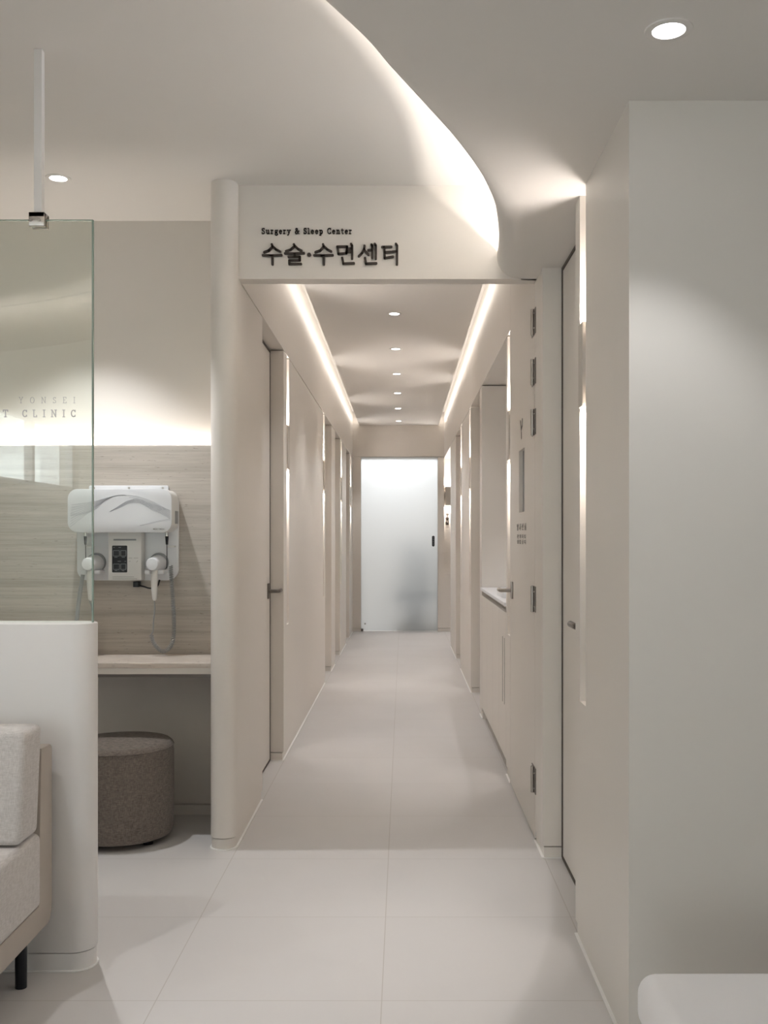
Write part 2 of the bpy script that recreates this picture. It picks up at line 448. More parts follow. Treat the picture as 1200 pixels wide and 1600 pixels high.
outl = [(-3.3, -5.4), (3.3, -5.4), (3.3, 2.5), (.79, 2.5), (.79, 4.14)]
for d, z, flip in ((.10, ZH, False), (.34, 2.30, True)):
    poly = [(q.x, q.y) for q in offset(rim, d)]+outl
    b = bmesh.new(); vs = [b.verts.new((p[0], p[1], z)) for p in poly]
    for t in tessellate_polygon([[Vector((p[0], p[1], 0)) for p in poly]]): b.faces.new([vs[i] for i in t])
    mb._merge(b)
bmesh.ops.remove_doubles(mb.bm, verts=mb.bm.verts[:], dist=1e-5)
bmesh.ops.recalc_face_normals(mb.bm, faces=mb.bm.faces[:])
struct('ceiling_soffit', mb, M['ceiling'])

# ---- corridor ceiling
struct('ceiling', MB().box(-.575, .461, 4.18, YE, ZK, ZK+.02), M['ceiling'])
struct('ceiling_slab', MB().box(-.95, .82, 4.18, YE+.1, 2.87, 2.95), M['ceiling'])

# ---- corridor end wall
mb = MB(); mb.box(XL-.3, 2.2, YE, YE+.12, 2.29, 2.95)
mb.box(XL-.3, -.553, YE, YE+.12, BB+.004, 2.288); mb.box(.452, .537, YE, YE+.12, BB+.004, 2.288)
mb.box(.537, .69, YE, YE+.12, BB+.004, .76); mb.box(.537, .69, YE+.06, YE+.12, .76, 2.29); mb.box(.69, 2.2, YE, YE+.12, BB+.004, 2.29)
struct('wall_end', mb, M['wall'])
struct('baseboard_end', MB().box(XL-.3, -.553, YE+.003, YE+.12, 0, BB).box(.452, 2.2, YE+.003, YE+.12, 0, BB), M['wall'])
struct('wall_side_passage', MB().box(.80, 2.2, 11.45, 11.57, 0, 2.31).box(2.1, 2.2, 11.57, YE, 0, 2.31), M['wall'])
struct('ceiling_side_passage', MB().box(.80, 2.2, 11.45, YE, 2.31, 2.4), M['ceiling'])
# room beyond the frosted door
mb = MB(); mb.box(-2.0, -1.9, YE+.12, 17, 0, 2.8); mb.box(1.5, 1.6, YE+.12, 17, 0, 2.8); mb.box(-2, 1.6, 16.9, 17, 0, 2.8)
mb.box(-2.0, XL-.29, YE+.0, YE+.12, 0, 2.8)
struct('wall_end_room', mb, M['lobby_wall']); struct('ceiling_end_room', MB().box(-2, 1.6, YE+.1, 17, 2.8, 2.88), M['ceiling'])

# ------------------------------------------------------------------ doors
def lever(parent, x, y, z, side, dirn, mat=None, length=.12):
    """lever on a face at x, sticking out towards `side`; the grip runs along y in direction dirn"""
    mat = mat or M['darkmetal']
    mb = MB()
    a, b_ = sorted((x, x+side*.009)); mb.box(a, b_, y-.022, y+.022, z-.042, z+.042, .003)
    h = mb.build('door_handle', mat, parent)
    MB().tube([(x+side*.005, y, z), (x+side*.05, y, z), (x+side*.058, y+dirn*.010, z), (x+side*.060, y+dirn*.03, z), (x+side*.060, y+dirn*length, z)], .0105, 14).build('lever', mat, h)
    return h
def recessed_door(n, x, side, y0, y1, ztop):
    a, b_ = sorted((x, x+side*.04))
    o = struct('door_%d' % n, MB().box(a, b_, y0+.003, y1-.010, .010, ztop-.012, .0015, 1), M['wall'])
    p = .0045 if n == 1 else .003
    a, b_ = sorted((x-side*p, x+side*.03))
    MB().box(a, b_, y1-.0095, y1-.001, .010, ztop-.001).box(a, b_, y0+.003, y1-.001, ztop-.011, ztop-.001).box(a, b_, y0+.003, y1-.001, .001, .009).build('door_seal', M['seal'], o)  # dark strips standing in for shade in the gaps round the leaf
    return o
d1 = recessed_door(1, .612, 1, 3.18, 3.93, ZH)
lever(d1, .612, 3.265, .945, -1, 1, None, .115)
d3 = recessed_door(3, .612, 1, 7.15, 8.10, 2.261)
d4 = recessed_door(4, .612, 1, 9.60, 10.40, 2.261)
d5 = recessed_door(5, -.735, -1, 4.80, 5.65, 2.261)
lever(d5, -.735, 5.555, .94, 1, 1)
d6 = recessed_door(6, -.735, -1, 8.66, 9.41, 2.261)
d7 = recessed_door(7, -.735, -1, 9.93, 10.70, 2.261)
h = MB().cyl((-.735, 9.98, .95), (-.69, 9.98, .95), .012).sphere((-.685, 9.98, .95), .022).build('door_knob', M['darkmetal'], d7)
d8 = recessed_door(8, -.735, -1, 11.85, 12.57, 2.261)

# tall hinged door with a vision slot (door_2)
X2 = XR; ya, yb = 4.165, 5.115
ws0, ws1 = 4.565, 4.735; wz0, wz1 = 1.345, 1.63
ws0, ws1 = .535*1600/(819.5-630), .535*1600/(811-630)
wz0 = 1.23+(840-800)/1600*4.62; wz1 = 1.23+(840-702)/1600*4.62
mb = MB()
mb.box(X2, X2+.042, ya, ws0, .008, 2.716); mb.box(X2, X2+.042, ws1, yb, .008, 2.716)
mb.box(X2, X2+.042, ws0, ws1, .008, wz0); mb.box(X2, X2+.042, ws0, ws1, wz1, 2.716)
d2 = struct('door_2', mb, M['wall'])
MB().box(X2+.018, X2+.024, ws0, ws1, wz0, wz1).build('vision_pane', M['grey'], d2)
lever(d2, X2, .535*1600/(801-630), .973, -1, 1, M['metal'], .075)
for z in (2.108, 1.905, 1.70, .98, .245):
    hb = MB(); hb.box(X2-.003, X2+.002, 4.125, 4.245, z-.052, z+.052, .001, 1)
    ho = hb.build('hinge', M['darkmetal'], d2)
    MB().cyl((X2-.008, 4.178, z-.053), (X2-.008, 4.178, z+.053), .0075, n=16).build('hinge_pin', M['metal'], ho)
    MB().sphere((X2-.004, 4.145, z+.03), .004, 8).sphere((X2-.004, 4.145, z-.03), .004, 8).build('screw', M['chrome'], ho)

# end door: frosted glass sliding leaf
dg = struct('door_9', MB().box(-.553, .452, YE+.045, YE+.057, .012, 2.285), M['frost'], smooth=False)
hd = MB(); hd.prism(rrect((676-630)/1600*YE-.008, (676-630)/1600*YE+.026, 1.23-14*YE/1600-.0, 1.23+3*YE/1600, .0165), 0, .03, facing(YE+.045), .003)
hn = hd.build('door_handle', M['black'], dg)
hm = MB()
for k in range(6):
    zz = 1.135+.0225*k; hm.box(.386+.003, .386+.017, YE+.013, YE+.0155, zz-.002, zz+.003)
hm.build('handle_slots', M['grey'], hn)
MB().box(-.558, -.525, YE+.02, YE+.085, .004, .034, .002).build('floor_guide', M['darkmetal'], dg)
MB().cyl((-.50, YE+.045, .10), (-.50, YE+.035, .10), .011).build('glass_fixing', M['chrome'], dg)
struct('trim_5', MB().box(-.553, .452, YE+.0, YE+.12, 2.286, 2.292).box(.4525, .458, YE-.004, YE, 0, 2.29), M['wall'])

# ------------------------------------------------------------------ wall lights in the channels
def sconce(y0, y1, side, label, k):
    xf = XR if side > 0 else XL
    t = thing('wall_light', label, 'light', (xf+side*.03, (y0+y1)/2, 1.75), 'recessed wall lights along the walls')
    a, b_ = sorted((xf-side*.006, xf+side*.05))
    g = .028 if k == 0 else .012
    MB().box(a, b_, y0+g, y1-.004, 1.62, 1.87, .003).build('housing', M['housing'], t)
    ym = (y0+y1)/2+g/2-.002; xm = xf+side*.040
    for s, z in ((1, 1.872), (-1, 1.618)):
        MB().box(xm-.010, xm+.010, ym-.03, ym+.03, min(z, z+s*.003), max(z, z+s*.003)).build('lens', M['led'], t)
        light_obj('light', 'AREA', (xm, ym, z+s*.006), P_SCONCE*(.6 if k == 0 and s > 0 and side > 0 else 1), (1, .93, .88), t, aim=(0, 0, s), shape='RECTANGLE', size=.015, size_y=.05)
    return t
sconce(3.00, 3.10, 1, 'near right wall light, a slim housing in the lit upright slot beside the curved soffit', 0)
sconce(5.13, 5.25, 1, 'wall light in the right slot between the hinged door and the counter alcove', 1)
sconce(8.15, 8.27, 1, 'first right wall light past the counter alcove, beside a recessed doorway', 1)
sconce(9.38, 9.50, 1, 'right wall light at the far end of the smooth panel past the alcove', 1)
sconce(5.80, 5.92, -1, 'nearest left wall light, just past the first recessed door with a lever', 1)
sconce(8.45, 8.57, -1, 'left wall light at the far end of the long smooth left panel', 1)
sconce(10.85, 10.97, -1, 'left wall light second from the far end, past two recessed doorways', 1)
sconce(12.80, 12.92, -1, 'left wall light nearest the frosted glass door', 1)
t = thing('wall_light', 'wall light on the end wall, facing forward right of the frosted glass door', 'light', (.615, YE+.03, 1.77), 'recessed wall lights along the walls')
MB().box(.552, .70, YE-.006, YE+.05, 1.65, 1.90, .003).build('housing', M['housing'], t)
for s, z in ((1, 1.903), (-1, 1.647)):
    MB().box(.56, .68, YE+.03, YE+.05, min(z, z+s*.003), max(z, z+s*.003)).build('lens', M['led'], t)
    light_obj('light', 'AREA', (.615, YE+.040, z+s*.006), P_SCONCE*1.6, (1, .93, .88), t, aim=(0, 0, s), shape='RECTANGLE', size=.11, size_y=.015)

# ------------------------------------------------------------------ downlights
def downlight(x, y, z, label, power, grp='round recessed ceiling downlights', r=.032, cone=86, color=COOL, blend=.5, named=True):
    t = thing('downlight', label, 'light', (x, y, z), grp)
    n = 40; mb = MB(); rows = []
    for rr, zz in ((r*1.02, z+.0), (r*1.05, z-.0035), (r*1.25, z-.004), (r*1.48, z-.0025), (r*1.52, z)):
        rows.append([(x+rr*math.cos(2*math.pi*k/n), y+rr*math.sin(2*math.pi*k/n), zz) for k in range(n+1)])
    mb.quadstrip(rows); bmesh.ops.remove_doubles(mb.bm, verts=mb.bm.verts[:], dist=1e-5)
    mb.build('trim_ring', M['ceiling'], t)
    MB().cyl((x, y, z-.0015), (x, y, z+.004), r*1.02, n=n).build('lens', M['lens'], t)
    light_obj('light', 'SPOT', (x, y, z-.03), power, color, t, aim=(0, 0, -1), spot_size=math.radians(cone), spot_blend=blend, shadow_soft_size=.02)
    return t
ords = ['nearest the header, hidden above it', 'second', 'third', 'fourth', 'fifth', 'sixth']
DZ = [6.72, 7.97, 9.19, 10.41, 11.64, 12.90]
names = ['nearest of the six round corridor downlights', 'second nearest corridor downlight of the row of six', 'third nearest corridor downlight of the row of six',
         'third farthest corridor downlight of the row of six', 'second farthest corridor downlight of the row of six', 'farthest corridor downlight, just before the end wall']
for y, nm in zip(DZ, names): downlight(-.058, y, ZK, nm, P_DOWN, 'downlights in a row down the corridor ceiling')
downlight(-.058, 5.49, ZK, 'corridor downlight just behind the signed header', P_DOWN, 'downlights in a row down the corridor ceiling')
downlight(.541, 2.086, ZH, 'downlight in the low curved soffit at the upper right', P_LOBBY*.45, 'lobby downlights')
downlight(-1.352, 4.014, ZC, 'downlight in the high ceiling above the wall mounted treatment unit', P_LOBBY*2.1, 'lobby downlights')
for (x, y) in ((-.9, -.6), (1.7, .0), (.9, -1.4), (-1.3, -1.9), (1.9, -3.4), (-.8, -3.8)):  # unseen fill lamps added behind the camera
    downlight(x, y, ZH, 'added fill downlight in the low soffit behind the viewer', P_LOBBY, 'added lobby fill lights behind the viewer')
for (x, y) in ((-1.35, 2.2), (-2.5, 2.2)):
    downlight(x, y, ZC, 'round downlight in the high lobby ceiling above the sofa', P_LOBBY, 'lobby downlights over the sofa')

# ------------------------------------------------------------------ cove strips
def cove(name, label, x, aimx, y0, y1):
    t = thing(name, label, 'light', (x, y0, ZK+.02), 'cove strips beside the corridor ceiling')
    MB().box(x-.006, x+.006, y0, y1, ZK+.0205, ZK+.076).build('profile', M['white'], t)
    L_ = y1-y0
    light_obj('light', 'AREA', (x+aimx*.008, (y0+y1)/2, ZK+.064), P_COVE*L_, WARM, t, rot=(math.radians(90), 0, math.radians(-90 if aimx < 0 else 90)) if False else None,
              aim=None, shape='RECTANGLE', size=L_, size_y=.02)
    lo = [c for c in t.children if c.type == 'LIGHT'][0]
    # local -Z towards the wall, local X along the corridor
    zax = Vector((-aimx, 0, 0)); xax = Vector((0, 1, 0)); yax = zax.cross(xax)
    lo.rotation_euler = Matrix((xax, yax, zax)).transposed().to_euler()
    return t
cove('cove_strip', 'hidden warm light strip along the left edge of the corridor ceiling', -.556, -1, 4.22, YE-.03)
cove('cove_strip', 'hidden warm light strip along the right edge of the corridor ceiling', .442, 1, 4.22, YE-.03)

t = thing('cove_strip', 'warm light strip behind the curved soffit edge', 'light', (.45, 3.9, 2.3))
cv = offset(rim, .075)
MB().tube([(p.x, p.y, 2.306) for p in cv[:-2]], .005, 8).build('profile', M['white'], t)
def chain(curve, z, aimv, width, per_m, color, parent, step=8, spread=math.pi):
    i = 0
    while i < len(curve)-1:
        j = min(i+step, len(curve)-1); a, b_ = curve[i], curve[j]; m_ = (a+b_)/2; d = b_-a
        lo = light_obj('light', 'AREA', (m_.x, m_.y, z), per_m*d.length, color, parent, shape='RECTANGLE', size=d.length*1.01, size_y=width, spread=spread)
        xax = d.normalized(); zax = -Vector(aimv); yax = zax.cross(xax)
        lo.rotation_euler = Matrix((xax, yax, zax)).transposed().to_euler()
        i = j
chain([p for p in cv if p.y < 4.09], 2.318, (0, 0, 1), .012, P_RIM, WARM, t)

t = thing('added_shadow_light', 'added unseen light line above the curved soffit edge, shaping the floor shadow', 'light', (.35, 3.9, ZC))  # hidden lamp added to cast the soffit's curved shadow on the floor
sl = [p for p in offset(rim, -.022) if p.y < 4.085]
MB().tube([(p.x, p.y, ZC-.003) for p in sl], .003, 6).build('profile', M['white'], t)
chain(sl, ZC-.008, (0, 0, -1), .004, P_SHADOW_LINE, NEUT, t, step=2, spread=math.radians(42))

# niche strip behind the stone panel top
t = thing('niche_light_strip', 'warm light strip hidden behind the top of the stone panel', 'light', (-2, 4.53, 1.60))
MB().box(-3.2, -.78, 4.522, 4.545, 1.595, 1.60).build('profile', M['white'], t)
light_obj('light', 'AREA', (-2.0, 4.538, 1.612), 3, WARM, t, aim=(0, .25, 1), shape='RECTANGLE', size=2.4, size_y=.008)

downlight(.82, 6.1, 2.268, 'added hidden downlight brightening the counter alcove', 9, 'added alcove light')  # out-of-sight lamp added to lighten the alcove walls
# lights in the end room and side passage
t = thing('ceiling_panel_light', 'bright ceiling panel in the room behind the frosted door', 'light', (-.1, 14.6, 2.79))
MB().box(-.7, .5, 14.0, 15.2, 2.78, 2.799, .003).build('diffuser', emit('panel diffuser', (.95, .98, 1), 1.0), t)
light_obj('light', 'AREA', (-.1, 14.6, 2.77), 30, (.93, .97, 1.0), t, aim=(0, 0, -1), shape='SQUARE', size=1.1)
downlight(1.3, 12.5, 2.31, 'round downlight in the side passage by the frosted door', 10, 'side passage downlight')

# ------------------------------------------------------------------ lettering
def strokes_mb(polys, wid, thick, mat, dots=()):
    """polys in plane coordinates; flat strokes with round ends"""
    mb = MB()
    for pl in polys:
        for (a, b_) in zip(pl[:-1], pl[1:]):
            a = Vector((*a, 0)); b_ = Vector((*b_, 0)); d = b_-a
            if d.length < 1e-7: continue
            n_ = Vector((-d.y, d.x, 0)).normalized()*wid/2
            pts = []
            a0 = math.atan2(d.y, d.x)
            for k in range(9): th = a0+math.pi/2+math.pi*k/8; pts.append((a.x+wid/2*math.cos(th), a.y+wid/2*math.sin(th)))
            for k in range(9): th = a0-math.pi/2+math.pi*k/8; pts.append((b_.x+wid/2*math.cos(th), b_.y+wid/2*math.sin(th)))
            mb.prism(pts, 0, thick, mat)
    for (c, r) in dots: mb.prism([(c[0]+r*math.cos(2*math.pi*k/20), c[1]+r*math.sin(2*math.pi*k/20)) for k in range(20)], 0, thick, mat)
    return mb
def hp(u, v):   # header-face position of a point read off the sign
    s = YH/1600
    return ((400+u/5-630)*s, 1.23+(840-(345+v/5))*s)
SU = [[(125, 188), (131, 205), (102, 236), (66, 249)], [(131, 203), (158, 228), (188, 243)], [(56, 273), (112, 275), (200, 272)], [(130, 275), (130, 343)]]
HAN = [
    SU,
    [[(297, 188), (303, 202), (272, 229), (236, 241)], [(303, 200), (330, 224), (357, 238)], [(228, 258), (300, 260), (375, 256)], [(303, 262), (303, 284)],
     [(256, 285), (343, 284), (343, 311), (262, 313), (262, 341), (352, 340)]],
    [[(x+400, y) for x, y in pl] for pl in SU],
    [[(636, 206), (645, 262), (706, 258), (712, 205), (636, 206)], [(714, 222), (745, 221)], [(712, 246), (745, 245)], [(743, 185), (751, 197), (751, 299)],
     [(674, 294), (683, 338), (765, 335)]],
    [[(848, 200), (846, 222), (828, 257), (804, 280)], [(846, 232), (878, 268)], [(878, 234), (905, 233)], [(902, 190), (908, 200), (908, 293)], [(928, 184), (936, 196), (936, 299)],
     [(852, 294), (860, 338), (940, 335)]],
    [[(986, 209), (1058, 207)], [(1001, 208), (1006, 295), (1070, 284)], [(1006, 250), (1053, 247)], [(1063, 246), (1098, 243)], [(1093, 184), (1102, 197), (1101, 343)]],
]
t = thing('sign_lettering', 'large raised dark brown Korean sign letters on the header above the corridor', 'sign', (hp(50, 270)[0], YH, 1.23+440*YH/1600))
for g in HAN:
    strokes_mb([[hp(*p) for p in pl] for pl in g], .0094, .009, facing(YH)).build('letter', M['letter'], t)
strokes_mb([], .01, .009, facing(YH), [(hp(416, 268), .0078)]).build('letter', M['letter'], t)

# small slab-serif stroke alphabet, unit = cap height
def arc(cx, cy, rx, ry, a0, a1, n=10):
    return [(cx+rx*math.cos(math.radians(a0+(a1-a0)*k/n)), cy+ry*math.sin(math.radians(a0+(a1-a0)*k/n))) for k in range(n+1)]
GL = {
 'S': (.56, [arc(.28, .75, .20, .22, 30, 270)+arc(.28, .26, .22, .24, 90, -150), [(.47, .98), (.47, .8)], [(.08, .22), (.08, .02)]]),
 'u': (.66, [[(.02, .66), (.14, .66), (.14, .2)]+arc(.3, .2, .16, .19, 180, 290), [(.36, .02), (.5, .14)], [(.38, .66), (.5, .66), (.5, .02), (.62, .02)]]),
 'r': (.50, [[(.02, .66), (.16, .66), (.16, .02)], [(.03, .02), (.32, .02)], arc(.32, .42, .16, .24, 170, 60)]),
 'g': (.58, [arc(.27, .46, .18, .2, 0, 360, 14), [(.42, .62), (.56, .66)], [(.14, .3), (.12, .18), (.4, .12)]+arc(.3, -.08, .22, .18, 50, -230, 12)]),
 'e': (.56, [[(.07, .36), (.48, .38)]+arc(.28, .34, .21, .32, 10, 315, 14)]),
 'y': (.60, [[(.0, .66), (.2, .66)], [(.38, .66), (.6, .66)], [(.1, .66), (.3, .06)], [(.5, .66), (.3, .06), (.2, -.2), (.06, -.24)]]),
 '&': (.80, [[(.74, .02), (.2, .72)]+arc(.32, .8, .15, .17, 200, -20, 8)+[(.12, .36)]+arc(.3, .22, .22, .21, 140, 320, 8)+[(.66, .5)], [(.55, .5), (.78, .5)]]),
 'l': (.34, [[(.02, .98), (.15, .98), (.15, .02)], [(.02, .02), (.3, .02)]]),
 'p': (.64, [[(.02, .66), (.14, .66), (.14, -.26)], [(.02, -.26), (.28, -.26)], arc(.34, .34, .2, .32, 150, -150, 14)]),
 'C': (.68, [arc(.38, .5, .31, .48, 40, 320, 16), [(.62, .98), (.62, .74)], [(.62, .26), (.62, .08)]]),
 'n': (.68, [[(.02, .66), (.14, .66), (.14, .02)], [(.02, .02), (.26, .02)], arc(.32, .44, .18, .22, 170, 0)+[(.5, .02)], [(.38, .02), (.62, .02)]]),
 't': (.42, [[(.16, .86), (.16, .16)]+arc(.28, .14, .12, .13, 180, 310, 6), [(.02, .66), (.36, .66)]]),
 'E': (.62, [[(.14, 1), (.14, 0)], [(.02, 1), (.54, 1), (.54, .8)], [(.14, .52), (.4, .52)], [(.02, 0), (.56, 0), (.56, .22)]]),
 'N': (.80, [[(.02, 1), (.14, 1), (.66, 0), (.66, 1)], [(.14, 1), (.14, 0)], [(.02, 0), (.26, 0)], [(.54, 1), (.78, 1)]]),
 'T': (.72, [[(.36, 1), (.36, 0)], [(.04, .8), (.04, 1), (.68, 1), (.68, .8)], [(.24, 0), (.48, 0)]]),
 'L': (.60, [[(.14, 1), (.14, 0), (.54, 0), (.54, .22)], [(.02, 1), (.28, 1)]]),
 'I': (.34, [[(.17, 1), (.17, 0)], [(.04, 1), (.30, 1)], [(.04, 0), (.30, 0)]]),
 'O': (.78, [arc(.39, .5, .33, .5, 0, 360, 20)]),
 'Y': (.72, [[(.08, 1), (.36, .5), (.64, 1)], [(.36, .5), (.36, 0)], [(0, 1), (.2, 1)], [(.52, 1), (.72, 1)], [(.24, 0), (.48, 0)]]),
 ' ': (.36, []),
}
def write_text(txt, x0, z0, h, width, wid, thick, mat4, material, parent, name='letter'):
    nat = sum(GL[c][0] for c in txt); gap = (width/h-nat)/max(1, len(txt)-1)
    x = 0
    for c in txt:
        wd, pls = GL[c]
        if pls: strokes_mb([[(x0+(x+px)*h, z0+py*h) for px, py in pl] for pl in pls], wid, thick, mat4).build(name, material, parent)
        x += wd+gap
sx0, sz0 = hp(45, 103)
t = thing('sign_lettering', 'small dark English words reading Surgery and Sleep Center over the Korean letters', 'sign', (sx0, YH, sz0))
write_text('Surgery & Sleep Center', sx0, sz0, 8.6*YH/1600, (749-45)/5*YH/1600, .0036, .005, facing(YH), M['letter'], t)

# small Korean prints on the door and in the end niche, drawn with the same strokes
def jamo_text(glyphs, x0, z0, size, pitch, wid, thick, m4, material, parent, vertical=False):
    for i, g in enumerate(glyphs):
        ox = x0+(0 if vertical else i*pitch); oz = z0-(i*pitch if vertical else 0)
        strokes_mb([[(ox+px*size, oz+py*size) for px, py in pl] for pl in g], wid, thick, m4).build('letter', material, parent)
K = {
 'bang': [[(.1, .95), (.1, .6), (.5, .6), (.5, .95)], [(.1, .78), (.5, .78)], [(.75, 1), (.75, .5)], [(.75, .75), (.95, .75)], arc(.5, .2, .3, .2, 0, 360, 12)],
 'sa': [[(.3, .95), (.28, .6), (.05, .15)], [(.28, .6), (.52, .2)], [(.75, 1), (.75, 0)], [(.75, .55), (.95, .55)]],
 'seon': [[(.28, .98), (.26, .75), (.05, .45)], [(.26, .75), (.48, .48)], [(.55, .75), (.8, .75)], [(.8, 1), (.8, .35)], [(.2, .35), (.2, .05), (.85, .05)]],
 'sil': [[(.3, .98), (.28, .75), (.05, .5)], [(.28, .75), (.5, .52)], [(.8, 1), (.8, .48)], [(.15, .4), (.85, .4), (.85, .22), (.15, .22), (.15, .02), (.88, .02)]],
 'gwan': [[(.08, .9), (.5, .9), (.48, .6)], [(.3, .65), (.3, .45)], [(.02, .42), (.6, .45)], [(.75, 1), (.75, .35)], [(.75, .7), (.95, .7)], [(.2, .3), (.2, .02), (.88, .02)]],
 'gye': [[(.05, .85), (.42, .85), (.15, .2)], [(.42, .62), (.62, .62)], [(.42, .42), (.62, .42)], [(.64, .95), (.64, .05)], [(.85, 1), (.85, 0)]],
 'ja': [[(.05, .85), (.52, .85)], [(.3, .85), (.05, .2)], [(.28, .6), (.52, .2)], [(.75, 1), (.75, 0)], [(.75, .5), (.95, .5)]],
 'oe': [arc(.3, .72, .2, .18, 0, 360, 12), [(.3, .5), (.3, .22)], [(.03, .18), (.62, .22)], [(.82, 1), (.82, 0)]],
 'chul': [[(.4, .98), (.6, .98)], [(.2, .85), (.8, .85)], [(.5, .85), (.2, .62)], [(.5, .8), (.8, .62)], [(.05, .5), (.95, .5)], [(.5, .5), (.5, .36)], [(.2, .33), (.8, .33), (.8, .18), (.2, .18), (.2, .02), (.82, .02)]],
 'ip': [arc(.32, .76, .22, .2, 0, 360, 12), [(.8, 1), (.8, .48)], [(.2, .42), (.2, .02), (.82, .02), (.82, .42)], [(.2, .22), (.82, .22)]],
 'geum': [[(.2, .95), (.8, .95), (.76, .68)], [(.05, .55), (.95, .55)], [(.2, .38), (.8, .38), (.8, .02), (.2, .02), (.2, .38)]],
 'ji': [[(.05, .85), (.55, .85)], [(.32, .85), (.05, .2)], [(.3, .6), (.58, .2)], [(.82, 1), (.82, 0)]],
 'su': [[(.5, 1), (.5, .9), (.15, .6)], [(.5, .88), (.85, .6)], [(.05, .42), (.95, .42)], [(.5, .42), (.5, 0)]],
 'sul': [[(.5, 1), (.5, .95), (.15, .72)], [(.5, .93), (.85, .72)], [(.05, .58), (.95, .58)], [(.5, .58), (.5, .42)], [(.2, .38), (.8, .38), (.8, .2), (.2, .2), (.2, .02), (.82, .02)]],
}
# onto the right wall plane facing -X: text runs towards the camera, i.e. local x -> -Y
onwall = Matrix(((0, 0, -1, XR), (-1, 0, 0, 0), (0, 1, 0, 0), (0, 0, 0, 1)))
yt0 = XR*1600/(807.8-630); yt1 = XR*1600/(823.8-630)
zt = lambda y, Y: 1.23+(840-y)/1600*Y
wtot = yt0-yt1
t = thing('door_lettering', 'small grey Korean lines printed on the hinged door below its vision slot', 'sign', (XR, (yt0+yt1)/2, 1.23))
pit = wtot/4
jamo_text([K['bang'], K['sa'], K['seon'], K['sil']], -yt0, zt(828, 4.6), pit*.82*.36, pit, .0042, .0012, onwall, M['print'], t) if False else None
def wide(gs, sx): return [[[(px*sx, py) for px, py in pl] for pl in g] for g in gs]
jamo_text(wide([K['bang'], K['sa'], K['seon'], K['sil']], 2.6), -yt0, zt(828, 4.6), .027, pit, .0045, .0012, onwall, M['print'], t)
pit2 = pit*.93
jamo_text(wide([K['gwan'], K['gye'], K['ja'], K['oe']], 4.2), -yt0+.01, zt(841, 4.6), .0165, pit2, .0035, .0012, onwall, M['print'], t)
jamo_text(wide([K['chul'], K['ip'], K['geum'], K['ji']], 4.2), -yt0+.01, zt(849.5, 4.6), .0165, pit2, .0035, .0012, onwall, M['print'], t)
t = thing('door_pictogram', 'small dark pictogram on the hinged door above its vision slot', 'sign', (XR, 4.65, 1.75))
yc = XR*1600/(814.8-630); 
strokes_mb([[(-yc-.03, zt(658, yc)), (-yc-.008, zt(671, yc))], [(-yc+.035, zt(657, yc)), (-yc+.03, zt(666, yc)), (-yc-.008, zt(671, yc))]], .013, .0012, onwall).build('upper_mark', M['letter'], t)
strokes_mb([[(-yc, zt(676, yc)), (-yc, zt(684, yc))]], .014, .0012, onwall).build('lower_mark', M['letter'], t)
t = thing('niche_lettering', 'three stacked dark Korean letters in the lit niche right of the frosted door', 'sign', (.58, YE+.06, 1.45))
jamo_text([K['su'], K['sul'], K['sil']], (696.4-630)/1600*YE, zt(806, YE), .045, .058, .009, .004, facing(YE+.06), M['letter'], t, True)

# ------------------------------------------------------------------ counter alcove
cb = thing('base_cabinet', 'pale base cabinet with flat doors in the right alcove', 'cabinet', (XR+.25, 6.14, 0))
MB().box(XR+.022, 1.055, 5.325, 6.955, .07, .838).box(XR+.06, 1.055, 5.325, 6.955, 0, .07).build('carcass', M['wall'], cb)
ys = [5.325, 5.73, 6.14, 6.55, 6.955]
for a, b_ in zip(ys[:-1], ys[1:]):
    d = MB().box(XR, XR+.02, a+.0015, b_-.0015, .075, .838, .001, 1).build('cabinet_door', M['wall'], cb)
MB().box(XR-.0015, XR+.001, 5.40, 5.412, .35, .70).box(XR-.0015, XR+.001, 5.50, 5.512, .35, .70).build('vent_slots', M['print'], cb)
MB().box(XR+.045, 1.055, 5.325, 6.955, .838, .872).build('finger_groove', paint('brown groove', (.22, .17, .12), .6), cb)
tag(MB().box(XR-.01, 1.058, 5.323, 6.957, .872, .892, .002).build('countertop', M['counter'], None), 'thin white countertop on the pale cabinet in the right alcove', 'countertop')
t = thing('paper_tray', 'white tray lying on the countertop, half hidden by the hinged door lever', 'tray', (.66, 5.75, .892))
MB().prism(rrect(.553, .76, 5.68, 6.08, .03), .892, .925, None, .004).build('body', M['white'], t)
MB().cyl((.66, 5.80, .925), (.66, 5.80, .94), .012).build('knob', M['grey'], t)

# ------------------------------------------------------------------ niche: stone panel, desk, treatment unit
tag(MB().box(-3.2, -.766, 4.495, 4.52, .64, 1.635).build('stone_panel', M['stone'], None), 'taupe travertine wall panel with horizontal veins behind the treatment unit', 'panel')
dk = thing('wall_desk', 'pale stone-look desk shelf fixed below the travertine panel', 'desk', (-2, 4.34, .66))
MB().box(-3.2, -.766, 4.18, 4.545, .697, .718, .0015, 1).build('desktop', M['desk'], dk)
MB().box(-3.2, -.766, 4.184, 4.545, .672, .6965).build('apron', M['wall'], dk)
MB().box(-3.2, -.766, 4.215, 4.545, .655, .672).build('support_rail', M['darkmetal'], dk)

